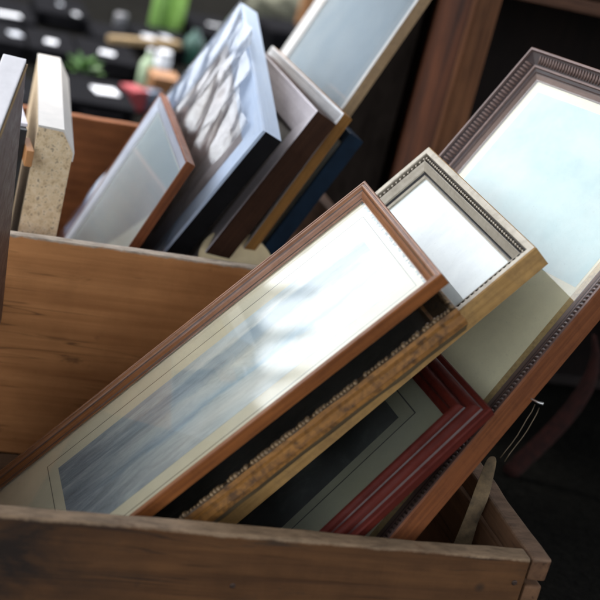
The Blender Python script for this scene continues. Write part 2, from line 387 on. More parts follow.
def rope_ornament(root, W, L, a, z, pitch, r, mat, name, sides=(0, 1, 2), skew=.6):
    bm = bmesh.new()
    c = [(W / 2 - a, a), (W / 2 - a, L - a), (-W / 2 + a, L - a), (-W / 2 + a, a)]
    for s in sides:
        p, q = Vector(c[s]), Vector(c[(s + 1) % 4]); n = int((q - p).length / pitch); d = (q - p).normalized(); side = Vector((-d.y, d.x))
        for k in range(n):
            o = p + d * (k + .5) * pitch
            ca, sa = math.cos(skew), math.sin(skew)
            ax1 = (d * ca + side * sa); ax2 = (side * ca - d * sa)
            rr = r * random.uniform(.55, 1.15)
            if random.random() < .10: continue
            X = Vector((ax1.x, ax1.y, 0)); Y = Vector((ax2.x, ax2.y, 0)); Z = Vector((0, 0, 1))
            m4 = Matrix((X * rr * .95, Y * rr * .55, Z * rr * .8)).transposed().to_4x4(); m4.translation = (o.x, o.y, z + random.uniform(-.0004, .0004))
            bmesh.ops.create_icosphere(bm, subdivisions=1, radius=1., matrix=m4)
    o = link(name, bm, mat, smooth=True); o.parent = root; return o
rope_ornament(F2, POSE['F2'][6], .60, .0044, t - .0028, .0046, .0050, g2h, 'rope_ornament', (0, 1, 2), .75)

# F3 silver frame with bead course, gilded-wood outer edge
s3 = gilt('silver_leaf', (.36, .315, .245), (.53, .48, .39), (.14, .10, .06), .45, .4, 3., .35, 30)
s3k = plain('black_channel', (.012, .011, .012), .5)
s3g = gilt('dull_gold_edge', (.32, .175, .055), (.54, .32, .11), (.14, .075, .03), .5, .2, 4., .45, 25)
t = POSE['F3'][7]
prof = [(.0005, -t, 2), (0, -.0015, 2), (.0012, 0, 0), (.0085, -.0004, 0), (.0092, -.0014, 0), (.0094, -.0066, 1), (.0162, -.0070, 1), (.0164, -.0036, 0), (.0172, -.0030, 0), (.0255, -.0092, 0), (.0258, -.0110, 1), (.0272, -.0132, 1), (.0285, -.0132, 0), (.0315, -.0150, 0), (.0315, -.0170, 1), (.0270, -.0172, 1), (.0270, -t, 1)]
F3 = picture_frame('picture_frame', 'silver frame with a row of small pale beads on black, gold outer side', POSE['F3'], .66, prof, [s3, s3k, s3g], M_white,
    (.034, .318, .034, .62, pale_print('pale_paper_print', (.58, .58, .60), (.68, .67, .67), (.74, .73, .72), 5, (2, 1, 1))), G[1], -.0160, 'framed pictures leaning in the front crate', M_back)
def bead_course(root, W, L, a, z, pitch, r, mat, name, sides):
    bm = bmesh.new()
    c = [(W / 2 - a, a), (W / 2 - a, L - a), (-W / 2 + a, L - a), (-W / 2 + a, a)]
    for s in sides:
        p, q = Vector(c[s]), Vector(c[(s + 1) % 4]); n = int(round((q - p).length / pitch))
        for k in range(n):
            o = p.lerp(q, (k + .5) / n)
            bmesh.ops.create_icosphere(bm, subdivisions=1, radius=r * random.uniform(.93, 1.05), matrix=Matrix.Translation((o.x, o.y, z)))
    o = link(name, bm, mat, smooth=True); o.parent = root; return o
bead_course(F3, POSE['F3'][6], .66, .0128, t - .0046, .0066, .0030, gilt('bead_silver', (.20, .17, .13), (.36, .32, .26), (.05, .04, .03), .26, .9, 8., .3, 90), 'bead_course', (0, 1, 2))

# F4 mahogany frame, stepped profile, dark print
m4 = rail_wood('red_mahogany', (.045, .006, .004), (.10, .013, .007), .6, .0, 4., spec=.16)
m4d = rail_wood('mahogany_groove', (.025, .006, .005), (.055, .011, .008), .4, .3, 5.)
t = POSE['F4'][7]
prof = [(.002, -t, 0), (0, -.0015, 0), (.0015, 0, 0), (.007, .0008, 1), (.008, .0030, 0)] + arc(.0145, .0045, .0064, 175, 55, 7, 0) + [(.0195, .0088, 1), (.0205, .0105, 0)] + arc(.0265, .0110, .0058, 150, 20, 7, 0) + [(.0330, .0100, 1), (.0345, .0082, 0), (.0400, .0060, 0), (.0435, .0020, 0), (.0435, -.0020, 1), (.0390, -.0022, 1), (.0390, -t, 1)]
darkart = pale_print('dark_print', (.008, .011, .012), (.02, .025, .026), (.07, .08, .075), 10)
F4 = picture_frame('picture_frame', 'dark red mahogany frame with grooved moulding, low down in front crate', POSE['F4'], .42, prof, [m4, m4d], plain('grey_green_mount', (.28, .26, .185), .85, var=.1, scl=8),
    (.108, .205, .085, .36, darkart), G[1], -.0018, 'framed pictures leaning in the front crate', M_back, (.092, .221, .066, .376, .0016, M_black))

# F5 large frame at the right, fluted purple brown moulding
f5 = gilt('purple_bronze', (.085, .048, .040), (.22, .145, .122), (.05, .025, .02), .36, .35, 9., .5, 35)
f5d = plain('bronze_groove', (.035, .018, .016), .5)
f5s = rail_wood('orange_brown_edge', (.09, .026, .008), (.20, .064, .019), .55, .03, 8., spec=.2)
f5g = gilt('inner_bronze_slip', (.11, .07, .055), (.22, .15, .12), (.09, .045, .03), .45, .3, 10., .4, 40)
t = POSE['F5'][7]
prof = [(.001, -t, 2), (0, -.0020, 2), (.0015, 0, 0), (.0045, 0, 0), (.0050, -.0022, 1), (.0062, -.0030, 1), (.0190, -.0092, 1), (.0200, -.0090, 0), (.0225, -.0094, 0), (.0232, -.0112, 1), (.0270, -.0122, 0), (.0278, -.0138, 1), (.0290, -.0140, 3), (.0370, -.0165, 3), (.0370, -.0185, 1), (.0320, -.0187, 1), (.0320, -t, 1)]
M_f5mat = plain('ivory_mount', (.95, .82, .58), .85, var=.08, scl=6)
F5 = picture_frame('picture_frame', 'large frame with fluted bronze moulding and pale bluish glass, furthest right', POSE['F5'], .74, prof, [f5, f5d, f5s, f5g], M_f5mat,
    (.052, .345, .050, .262, pale_print('sky_reflection_print', (.42, .60, .62), (.54, .68, .68), (.62, .71, .70), 4)), G[0], -.0176, 'framed pictures leaning in the front crate', M_back)  # cyan sky reflection put into the print's colour and size
slab('rail_reflection_strip', POSE['F5'][6] / 2 - .048, POSE['F5'][6] / 2 - .0365, .03, .71, t - .0196, t - .0184, gilt('rail_reflection_gold', (.46, .28, .10), (.68, .46, .20), (.16, .08, .03), .5, .2, 11., .5, 60), F5)  # reflection of the inner rail, built as a gold coloured strip
bm = bmesh.new(); W5, L5 = POSE['F5'][6], .74
c = [(W5 / 2, 0), (W5 / 2, L5), (-W5 / 2, L5), (-W5 / 2, 0)]
for s in (0, 1, 2):
    p, q = Vector(c[s]), Vector(c[(s + 1) % 4]); ln = (q - p).length; d = (q - p).normalized(); inn = Vector((-d.y, d.x))
    pitch = .0056; n = int((ln - .04) / pitch)
    for k in range(n):
        o = p + d * (.02 + pitch * (k + .5))
        a = o + inn * .0068; b = o + inn * .0184
        mid = (a + b) / 2
        X = Vector((d.x, d.y, 0)); Y = Vector((inn.x, inn.y, -.49)).normalized(); Z = X.cross(Y)
        mm = Matrix((X * .0022, Y * .0066, Z * .0017)).transposed().to_4x4(); mm.translation = (mid.x, mid.y, t - .0059)
        bmesh.ops.create_icosphere(bm, subdivisions=2, radius=1., matrix=mm)
o = link('fluted_band', bm, f5, smooth=True); o.parent = F5
# eye screw and doubled hanging wire on its back edge
steel = plain('bright_steel', (.6, .59, .57), .3, .8)
brasswire = plain('dull_wire', (.11, .08, .05), .4, .6)
def f5loc(x, y, z): return Vector((W5 / 2 - x, L5 - y, z))
bm = bmesh.new()
tube(bm, [f5loc(.004, .398, .004), f5loc(-.008, .396, -.001), f5loc(-.0125, .394, -.003)], [.0010, .0014, .0017], 8)
o = link('screw_eye', bm, steel, smooth=True); o.parent = F5
for k, (dx, dz) in enumerate(((0, 0), (-.0045, -.004))):
    pts = [f5loc(-.005 + dx, .40, -.001 + dz)] + [f5loc(-.006 + dx + .0012 * math.sin(i * 1.1 + k), .397 + .0105 * i, -.003 + dz - .0015 * i) for i in range(1, 8)]
    o = link('hanging_wire', tube(bmesh.new(), pts, .0006, 6), brasswire, smooth=True); o.parent = F5

# paper strip hanging beside the big frame
bm = bmesh.new(); rows = []
P = [(-.010, .114, .055), (-.012, .110, .034), (-.013, .106, .010), (-.016, .104, -.012), (-.019, .102, -.034), (-.021, .100, -.056), (-.027, .098, -.09)]
for i, (x, y, z) in enumerate(P):
    tw = .15 + .5 * math.sin(i * 1.3); wdt = (.0065, .0085, .0105, .0125, .0115, .0125, .011)[i]
    d = Vector((math.cos(tw), -.5 * math.sin(tw), .25 * math.sin(tw))) * wdt
    nn = Vector((0, -1, .1)) * .0004
    rows.append([bm.verts.new(Vector((x, y, z)) + s * d + e * nn) for s, e in ((-1, 1), (0, 3.5), (1, 1), (1, -1), (0, .5), (-1, -1))])
for a, b in zip(rows, rows[1:]):
    for k in range(6): bm.faces.new((a[k], a[(k + 1) % 6], b[(k + 1) % 6], b[k]))
bm.faces.new(rows[0][::-1]); bm.faces.new(rows[-1])
bmesh.ops.recalc_face_normals(bm, faces=bm.faces)
o = link('paper_strip', bm, plain('tan_paper', (.11, .074, .038), .9, var=.6, scl=60), smooth=True)
sd = o.modifiers.new('s', 'SUBSURF'); sd.levels = sd.render_levels = 2
for v in o.data.vertices: v.co += noise.noise_vector(v.co * 55) * .0022
tag(o, 'twisted tan paper strip hanging into the front crate below the large right frame', 'paper strip')

# A0 dark frame seen edge-on at the far left
def edge_axes(yaw, tau):
    e1 = Vector((-math.sin(yaw) * math.cos(tau), -math.cos(yaw) * math.cos(tau), -math.sin(tau)))
    e2 = Vector((math.sin(yaw) * math.sin(tau), math.cos(yaw) * math.sin(tau), -math.cos(tau)))
    return e1, e2, e1.cross(e2)
e1, e2, mn = edge_axes(math.radians(15.5), math.radians(28))
if mn.x < 0: mn = -mn
P0 = Vector((-.587, .34, .366)); LA, HA, TA = .38, .45, .027
lav = plain('limed_pale_wood', (.88, .86, .88), .35, var=.05, scl=70, coat=.8)
a0b = rail_wood('dark_plum_brown', (.045, .022, .017), (.11, .056, .042), .5, .1, 14., spec=.3)
a0g = plain('worn_gold_line', (.35, .24, .12), .5, .3)
root = thing('picture_frame', 'pale edged dark brown frame at the far left, seen edge on and tipped', 'picture frame', P0 + e1 * LA + e2 * HA, 'framed pictures leaning in the front crate')
Rm = Matrix((e1, e2, mn)).transposed()
def a0part(name, boxes, mat):
    bm = bmesh.new()
    for (a0, a1, b0, b1, z0, z1) in boxes: bx(bm, a0, a1, b0, b1, z0, z1, 0, .0012, 2)
    for v in bm.verts: v.co = Rm @ v.co + P0 - root.location
    bmesh.ops.recalc_face_normals(bm, faces=bm.faces)
    o = link(name, bm, mat); o.parent = root; return o
a0part('outer_edge', [(0, LA, 0, .006, -TA, -.001), (0, .006, .0061, HA, -TA, -.001)][:1], lav)
a0part('backing_board', [(0, LA, .0064, HA, -.007, 0)], a0b)
a0part('moulding', [(0, LA, .0064, .045, -TA, -.0074), (0, .04, .0454, HA - .045, -TA, -.0074), (LA - .04, LA, .0454, HA - .045, -TA, -.0074), (0, LA, HA - .0446, HA, -TA, -.0074)], a0b)
a0part('gold_line', [(.0005, LA - .001, .0062, .0090, .0002, .0010)], a0g)

# ------------------------------------------------------------------ REAR CRATE CONTENT
GR = 'framed pictures leaning in the rear crate'
# chipboard panel
yaw = math.radians(5.6); ex = Vector((math.cos(yaw), -math.sin(yaw), 0)); ey = Vector((math.sin(yaw), math.cos(yaw), 0))
def chip_mat():
    m = Mat('raw_chipboard'); v = m.coord('Object')
    vo = m.n('ShaderNodeTexVoronoi', {'Vector': v, 'Scale': 260., 'Randomness': 1.}, feature='F1')
    f = m.noise(v, 120, 5, .7); b = m.noise(v, 30, 3, .6)
    col = m.ramp(f, [(.32, (.34, .24, .14)), (.44, (.58, .44, .27)), (.6, (.66, .53, .36))])
    col = m.mix(.12, col, vo.outputs['Distance'], 'SOFT_LIGHT')
    col = m.mix(m.math('MULTIPLY', m.ramp(m.noise(v, 240, 3, .6), [(.57, 0), (.65, 1)]), .6), col, (.07, .05, .035))
    return m.pbr(col, .9, normal=m.bump(f, .6, .002))
root = thing('chipboard_panel', 'thick white laminated chipboard panel with raw speckled end, standing left in rear crate', 'panel', (-.46, .80, -.228))
def chip_prism(name, poly, y0, y1, mat):
    bm = bmesh.new(); o0 = Vector((-.519, .62, .0))
    A = [bm.verts.new(o0 + ex * x + ey * y0 + Vector((0, 0, z)) - root.location) for x, z in poly]
    B = [bm.verts.new(o0 + ex * x + ey * y1 + Vector((0, 0, z)) - root.location) for x, z in poly]
    bm.faces.new(A); bm.faces.new(B[::-1])
    for i in range(len(poly)): bm.faces.new((A[i], B[i], B[(i + 1) % len(poly)], A[(i + 1) % len(poly)]))
    bmesh.ops.recalc_face_normals(bm, faces=bm.faces)
    o = link(name, bm, mat); o.parent = root; return o
zt = .216
chip_prism('core', [(0, -.228), (.0495, -.228), (.0505, zt - .030), (.0330, zt - .0035), (0, zt - .0025)], 0, .40, chip_mat())
M_lam = plain('white_laminate', (.52, .49, .45), .45, var=.1, scl=40)
chip_prism('laminate', [(-.0004, zt - .0024), (.0331, zt - .0034), (.0506, zt - .0299), (.0506, zt - .041), (.0524, zt - .041), (.0524, zt - .0290), (.0338, zt), (-.0004, zt + .0002)], -.0008, .4005, M_lam)

root = thing('thin_panel', 'thin dark brown panel with pale top edge between left frame and chipboard', 'panel', (-.53, .8, -.228))
board('panel', -.545, -.531, .642, .93, -.228, .204, a0b, root, 1, 21., .001, .0, 1)
o = board('top_edge', -.5455, -.530, .641, .931, .2042, .209, plain('lilac_edge', (.60, .57, .62), .6), root, 1, 21., .001, 0, 1)
board('batten', -.5308, -.521, .600, .66, .163, .185, plain('orange_wood', (.40, .18, .06), .6), root, 1, 22., .001, 0, 1)
board('front_edge', -.5452, -.531, .628, .6415, -.228, .204, M_black, root, 1, 23., .001, 0, 1)

# R1
r1 = rail_wood('chestnut', (.09, .028, .010), (.20, .064, .022), .5, .05, 21., spec=.2)
r1f = gilt('blue_silver', (.34, .38, .48), (.52, .57, .66), (.2, .2, .22), .35, .4, 21., .2)
def simple_prof(t, w, d, edge=.003, lip=1): return [(0, -t, 1), (0, -.0008, lip), (.0008, 0, lip), (edge, 0, lip), (edge + .0006, -.0012, 0), (w - .004, -d * .6, 0), (w, -d, 0), (w, -d - .0015, 1), (w - .004, -d - .0017, 1), (w - .004, -t, 1)]
haze_art = pale_print('misty_blue_print', (.33, .38, .45), (.37, .42, .49), (.41, .46, .52), 2.5, (1, 2, 1))
t = POSE['R1'][7]
picture_frame('picture_frame', 'small chestnut frame with misty blue picture beside the chipboard panel', POSE['R1'], .40, simple_prof(t, .022, .007), [r1f, r1], M_white, (.026, .348, .026, .374, haze_art), G[3], -.0085, GR, M_back)
# R2 plastic-wrapped frame
t = POSE['R2'][7]
r2f = gilt('pale_blue_paint', (.36, .45, .60), (.48, .57, .70), (.3, .33, .4), .4, .1, 24., .2)
R2 = picture_frame('picture_frame', 'pale blue frame with black side, wrapped in crumpled clear plastic', POSE['R2'], .50, [(0, -t, 1), (0, -.004, 1), (0, -.0039, 0), (.001, 0, 0), (.004, 0, 0), (.0046, -.0012, 0), (.046, -.0036, 0), (.05, -.006, 0), (.05, -.0075, 1), (.046, -.0077, 1), (.046, -t, 1)], [r2f, plain('black_edge', (.007, .007, .008), .6, spec=.1)], plain('taupe_mount', (.36, .32, .31), .8, var=.2, scl=12),
    (.10, .36, .07, .42, pale_print('warm_sketch', (.16, .12, .10), (.34, .28, .25), (.50, .46, .43), 9)), None, -.0070, GR, M_back)
for pl in next(c for c in R2.children if c.name.startswith('moulding')).data.polygons:
    if pl.center.y > .4995: pl.material_index = 0      # the short top edge is painted pale blue too, the long sides are black
def plastic():
    m = Mat('crumpled_clear_plastic')
    fr = m.n('ShaderNodeLayerWeight', {'Blend': .32}).outputs['Fresnel']
    a = m.noise(m.coord('Object'), 70, 6, .7, 1.2)
    nrm = m.bump(a, .22, .004)
    g = m.n('ShaderNodeBsdfAnisotropic', {'Color': (1, 1, 1, 1), 'Roughness': .09, 'Normal': nrm})
    tr = m.n('ShaderNodeBsdfTransparent', {'Color': (.93, .94, .96, 1)})
    tl = m.n('ShaderNodeBsdfTranslucent', {'Color': (.8, .83, .88, 1)})
    f = m.math('MINIMUM', m.math('ADD', m.math('MULTIPLY', fr, 1.4), .14), 1.)
    x1 = m.n('ShaderNodeMixShader', {0: .16, 1: tr.outputs[0], 2: tl.outputs[0]})
    x2 = m.n('ShaderNodeMixShader', {0: f, 1: x1.outputs[0], 2: g.outputs[0]})
    m.t.links.new(x2.outputs[0], m.out.inputs[0]); return m.m
W2, L2 = POSE['R2'][6], .50
FOLDS = [(.55, 12, .0070, .1), (.15, 17, .0055, .63), (.95, 14, .0055, .3), (-.35, 10, .0055, .8), (.7, 26, .0030, .45), (.3, 33, .0022, .2)]
bm = bmesh.new(); nx, ny = 150, 180; grid = []
for i in range(nx + 1):
    row = []
    for j in range(ny + 1):
        sx = i / nx; sy = j / ny
        # the bag is open towards the near top corner, where the blue corner shows bare
        top = L2 + .012 - .035 * max(0, .55 - sx) / .55 - .01 * math.sin(sx * 9)
        e_ = min(1, max(0, (sy - .50) / .22)); ins = -.022 + .075 * e_ * e_ * (3 - 2 * e_)
        a_ = ins + sx * (W2 - ins); x = W2 / 2 - a_
        y = -.0 + sy * top
        wx = x + .012 * noise.noise(Vector((x * 14, y * 14, 1))); wy = y + .012 * noise.noise(Vector((x * 14, y * 14, 7)))
        h = 0
        for (ang, fr_, am, ph) in FOLDS:
            q = (wx * math.cos(ang) + wy * math.sin(ang)) * fr_ + ph
            k = .35 + .65 * max(0, noise.noise(Vector((x * 7 + ph * 5, y * 7, ang))) + .5)
            tri = abs((q % 1.) - .5) * 2
            h += am * k * tri ** 1.35
        h = min(h, .017)
        ed = min(1, min(sx, 1 - sx) * 14)
        hh = h * (.25 + .75 * ed)
        row.append(bm.verts.new((x, y, t + .0015 + hh) if a_ >= 0 else (W2 / 2 + .002 + .35 * h, y, t + .0015 + hh * max(0, 1 + a_ * 60) + a_)))
    grid.append(row)
for i in range(nx):
    for j in range(ny): bm.faces.new((grid[i][j], grid[i][j + 1], grid[i + 1][j + 1], grid[i + 1][j]))
bmesh.ops.recalc_face_normals(bm, faces=bm.faces)
o = link('plastic_wrap', bm, plastic(), smooth=True); o.parent = R2
# R3, R4, R5, R6
r3f = gilt('pale_mauve_silver', (.42, .38, .40), (.60, .56, .58), (.25, .2, .2), .4, .3, 31., .3)
r3s = rail_wood('dark_umber', (.022, .010, .006), (.055, .024, .013), .6, .0, 31., spec=.12)
t = POSE['R3'][7]
picture_frame('picture_frame', 'deep dark umber frame with pale mauve face behind the plastic wrapped one', POSE['R3'], .54, simple_prof(t, .05, .012, .004, 0), [r3f, r3s], plain('mauve_mount', (.42, .37, .37), .8), (.08, .29, .085, .46, darkart), G[2], -.0135, GR, M_back)
r4f = gilt('worn_silver', (.45, .45, .46), (.66, .66, .66), (.25, .22, .2), .35, .4, 35., .3)
r4s = rail_wood('ochre_side', (.15, .068, .018), (.28, .135, .036), .6, .0, 35., spec=.15)
t = POSE['R4'][7]
picture_frame('picture_frame', 'slim silver fronted frame with ochre wooden side in the rear crate', POSE['R4'], .53, simple_prof(t, .02, .006, .004, 0), [r4f, r4s], M_cream, (.03, .34, .03, .5, haze_art), G[2], -.0075, GR, M_back)
t = POSE['R5'][7]
r5s = plain('navy_paint', (.006, .016, .032), .6, var=.3, spec=.12)
picture_frame('picture_frame', 'narrow navy blue sided frame tucked under the ochre sided frame', POSE['R5'], .51, simple_prof(t, .02, .006), [r5s, r5s], M_white, None, G[2], -.0075, GR, M_back)
p6 = list(POSE['R6']); u6, v6, n6 = frame_axes(p6[3], p6[4], p6[5], p6[8])
for k in range(3): p6[k] -= v6[k] * .36
r6f = gilt('soft_silver', (.42, .42, .42), (.62, .61, .59), (.28, .24, .2), .4, .4, 41., .3)
r6s = gilt('tarnished_gold_side', (.24, .15, .075), (.40, .27, .145), (.10, .06, .03), .5, .15, 42., .4)
t = p6[7]
picture_frame('picture_frame', 'tall pale silver frame with gilt side and grey glass at the back of rear crate', p6, .86, simple_prof(t, .022, .008, .005, 0), [r6f, r6s], plain('blue_grey_mount', (.26, .29, .34), .8, var=.08), (.05, .30, .05, .74, pale_print('slate_print', (.19, .23, .29), (.23, .27, .33), (.28, .31, .36), 3)), G[3], -.0098, GR, M_back)
# pale round plate behind the divider
bm = lathe(bmesh.new(), [(.030, 0), (.050, .0010), (.058, .0045), (.0595, .008), (.057, .0098), (.048, .0085), (.02, .0078), (.004, .0078)], 40)
Mx = Matrix.Translation((-.204, .648, .046)) @ Matrix.Rotation(math.radians(40), 4, 'X') @ Matrix.Rotation(math.radians(4), 4, 'Y')
o = link('wooden_plate', bm, plain('pale_turned_wood', (.80, .66, .40), .6, var=.1, scl=20), smooth=True, mw=Mx)
tag(o, 'pale round wooden plate peeping over the divider between the two crates', 'plate')
bm = bmesh.new(); bx(bm, -.05, .05, -.025, .025, 0, .205, 0, .002)
o = link('cardboard_box', bm, plain('brown_card', (.24, .16, .09), .85), mw=Matrix.Translation((-.198, .630, -.2285)))
tag(o, 'brown cardboard box upright under the pale round plate in rear crate', 'box')

# ------------------------------------------------------------------ CABINET AT THE RIGHT
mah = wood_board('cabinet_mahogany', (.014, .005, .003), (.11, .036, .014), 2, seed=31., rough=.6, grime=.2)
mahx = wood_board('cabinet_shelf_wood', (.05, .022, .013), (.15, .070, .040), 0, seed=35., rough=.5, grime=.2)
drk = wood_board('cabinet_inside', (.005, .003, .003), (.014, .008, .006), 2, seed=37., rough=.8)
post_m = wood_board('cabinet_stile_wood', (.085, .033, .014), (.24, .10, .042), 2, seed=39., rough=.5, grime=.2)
cb = thing('wooden_cabinet', 'dark reddish brown open fronted wooden cabinet standing behind the crates on the right', 'cabinet', (.8, 1.0, GROUND))
CX0, CX1, CY0, CY1 = .213, 1.45, 1.0, 1.5
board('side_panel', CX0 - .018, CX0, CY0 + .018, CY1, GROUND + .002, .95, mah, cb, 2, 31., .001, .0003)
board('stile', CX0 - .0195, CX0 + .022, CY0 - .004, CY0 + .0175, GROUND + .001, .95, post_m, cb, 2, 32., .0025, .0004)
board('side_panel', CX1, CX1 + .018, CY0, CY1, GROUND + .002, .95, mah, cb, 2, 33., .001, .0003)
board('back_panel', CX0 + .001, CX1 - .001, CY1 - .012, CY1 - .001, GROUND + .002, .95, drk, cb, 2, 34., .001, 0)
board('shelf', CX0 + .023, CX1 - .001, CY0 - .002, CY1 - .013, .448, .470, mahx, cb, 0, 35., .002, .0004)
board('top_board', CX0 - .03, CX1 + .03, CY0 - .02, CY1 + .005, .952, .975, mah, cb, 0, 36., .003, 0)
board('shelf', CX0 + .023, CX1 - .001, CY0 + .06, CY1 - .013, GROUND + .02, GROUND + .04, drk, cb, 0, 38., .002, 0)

bm = bx(bmesh.new(), .176, .192, 1.17, 1.62, GROUND + .001, .97, 0, .002)
o = link('shade_board', bm, plain('black_brown_board', (.005, .004, .0035), .9, var=.4, scl=20, spec=0.)); tag(o, 'blackish upright board added for the dark zone left of the cabinet', 'board')  # near-black board added to supply the darkness beside the cabinet

# curved dark red timber leaning in the shadow
bm = bmesh.new()
pts = [(.415, .70, .000), (.428, .70, -.030), (.433, .70, -.062), (.430, .70, -.094), (.420, .70, -.128), (.405, .70, -.160), (.388, .70, -.190), (.370, .70, -.218), (.352, .70, -.246), (.345, .70, -.259)]
wd = [.003, .007, .012, .0155, .0170, .0175, .0178, .018, .018, .018]
rows = []
for i, p in enumerate(pts):
    p = Vector(p); a = Vector(pts[max(0, i - 1)]); b = Vector(pts[min(len(pts) - 1, i + 1)]); d = (b - a).normalized()
    s = d.cross(Vector((0, 1, 0))).normalized() * wd[i]; y = Vector((0, .005, 0))
    rows.append([bm.verts.new(p + s * math.cos(k * math.pi / 6) + y * math.sin(k * math.pi / 6)) for k in range(12)])
for a, b in zip(rows, rows[1:]):
    for k in range(12): bm.faces.new((a[k], a[(k + 1) % 12], b[(k + 1) % 12], b[k]))
bm.faces.new(rows[0][::-1]); bm.faces.new(rows[-1]); bmesh.ops.recalc_face_normals(bm, faces=bm.faces)
o = link('curved_chair_leg', bm, plain('dark_red_leather_wood', (.020, .0055, .004), .9, var=.6, scl=90, bump=.6, spec=.2), smooth=True)
tag(o, 'curved dark red wooden leg standing in the shadow right of the crates', 'chair leg')

# ------------------------------------------------------------------ GROUND
def ground_mat():
    m = Mat('dark_gritty_ground'); v = m.coord('Object')
    a = m.noise(v, 60, 8, .75); b = m.noise(v, 3, 4, .6)
    vo = m.n('ShaderNodeTexVoronoi', {'Vector': v, 'Scale': 120.}).outputs['Distance']
    col = m.ramp(m.math('ADD', m.math('MULTIPLY', a, .7), m.math('MULTIPLY', b, .3)), [(.35, (.004, .004, .0035)), (.55, (.010, .0095, .008)), (.72, (.026, .024, .02))])
    return m.pbr(col, .95, normal=m.bump(m.math('ADD', a, vo), .9, .01), spec=.02)
bm = bmesh.new(); bmesh.ops.create_grid(bm, x_segments=1, y_segments=1, size=150)
o = link('ground', bm, ground_mat(), mw=Matrix.Translation((0, 0, GROUND))); o['kind'] = 'structure'

# ------------------------------------------------------------------ GOODS ON THE GROUND BEHIND
casem = plain('black_case_plastic', (.006, .006, .007), .8, var=.3, spec=.02)
tagm = plain('white_label_card', (.62, .63, .66), .6, var=.05)
tagm2 = plain('grey_label_card', (.42, .44, .48), .6, var=.3)
def case(x, y, w, d, h, rz, tag_at, label, tagw=.045, tagd=.040):
    root = thing('black_case', label, 'case', (x, y, GROUND), 'black cases laid out on the ground behind')
    root.rotation_euler[2] = rz
    o = link('case_body', bx(bmesh.new(), -w / 2, w / 2, -d / 2, d / 2, .002, h * .6, 0, .006, 3), casem); o.parent = root
    o = link('lid', bx(bmesh.new(), -w / 2 - .004, w / 2 + .004, -d / 2 - .004, d / 2 + .004, h * .6 + .001, h, 0, .008, 3), casem); o.parent = root
    o = link('handle', tube(bmesh.new(), [(-.05, -d / 2 - .003, h * .5), (-.045, -d / 2 - .022, h * .5), (.045, -d / 2 - .022, h * .5), (.05, -d / 2 - .003, h * .5)], .005, 8), casem, smooth=True); o.parent = root
    for (tx, ty) in tag_at:
        tx, ty = tx - x, ty - y
        k1, k2 = random.uniform(.75, 1.1), random.uniform(.75, 1.1)
        bm = bx(bmesh.new(), -tagw * k1 / 2, tagw * k1 / 2, -tagd * k2 / 2, tagd * k2 / 2, 0, .003, 0, .001)
        o = link('paper_tag', bm, random.choice((tagm, tagm, tagm2)), mw=Matrix.Translation((tx, ty, h + .0004)) @ Matrix.Rotation(random.uniform(-.35, .35), 4, 'Z')); o.parent = root
    return root
sh = lambda x, y, h: (x + (-.822 - x) * h / 1.037, y + (-1.386 - y) * h / 1.037)      # where a tag lies on a lid of height h
H = .05
def T(*pts): return [sh(x, y, H) for x, y in pts]
case(-.31, 3.04, .13, .24, H, 0, T((-.24, 3.248)), 'black case with one white tag, second row, left end')
case(-.165, 3.04, .13, .24, H, 0, T((-.135, 3.231)), 'black case with one white tag, second row, right above the chipboard panel')
case(-.005, 3.03, .16, .24, H, 0, T((.032, 3.217)), 'black case with wide white tag near the wooden stick', .055, .045)
case(-.10, 2.56, .17, .26, H, .0, T((-.038, 2.756)), 'nearest black case with a large white tag, beside the red box', .06, .06)
case(-.35, 2.44, .20, .24, H, .0, T((-.313, 2.604)), 'black case with long tag behind the left frame', .07, .03)
case(-.29, 3.36, .20, .26, H, .0, T((-.249, 3.498)), 'black case with long tag in the third row', .085, .035)
case(.045, 3.30, .11, .20, H, .0, T((.08, 3.424)), 'black case with small tag behind the wooden stick', .035, .02)
case(-.08, 3.55, .16, .24, H, .0, T((-.043, 3.809), (-.003, 3.697)), 'black case with two tiny tags in the fourth row', .02, .025)
case(.21, 3.38, .16, .24, H, .0, T((.278, 3.597), (.215, 3.554)), 'black case with two tags below the green bottles', .036, .045)
case(.40, 2.85, .22, .4, H, .0, [], 'plain black case behind the wrapped frame')
case(.47, 3.70, .20, .3, H, .0, T((.52, 3.95)), 'black case at the far back right of green bottles', .05, .015)
case(.66, 3.62, .16, .2, .11, .2, [], 'deep black case beside the orange post')
case(-.50, 2.9, .2, .3, H, .1, [], 'black case partly hidden at far left edge')

def bottle(x, y, h, r, mat, capm, label, lean=0.):
    root = thing('glass_bottle', label, 'bottle', (x, y, GROUND), 'green bottles on the ground behind')
    root.rotation_euler = (lean, lean * .6, 0)
    o = link('body', lathe(bmesh.new(), [(r * .9, 0), (r, .006), (r, h * .6), (r * .85, h * .68), (r * .38, h * .8), (r * .36, h * .94)], 20), mat, smooth=True); o.parent = root
    o = link('cap', lathe(bmesh.new(), [(r * .42, h * .9405), (r * .42, h)], 16), capm); o.parent = root
    return root
grn = plain('lime_glass', (.34, .60, .14), .25, var=.2, coat=.5); grn2 = plain('olive_green_glass', (.22, .40, .10), .3, var=.2, coat=.5)
bottle(.262, 3.70, .27, .026, grn2, tagm, 'olive green bottle, left one of two on the ground behind')
bottle(.322, 3.72, .27, .032, grn, tagm, 'lime green bottle, right one of two on the ground behind')
bottle(.30, 3.28, .12, .03, plain('dark_teal_glass', (.02, .07, .05), .3, coat=.5), casem, 'short dark teal bottle beside the wrapped frame')
bottle(.085, 2.865, .115, .022, plain('pale_green_glass', (.36, .46, .30), .4, coat=.3), tagm, 'pale green bottle standing beside the orange brown box')
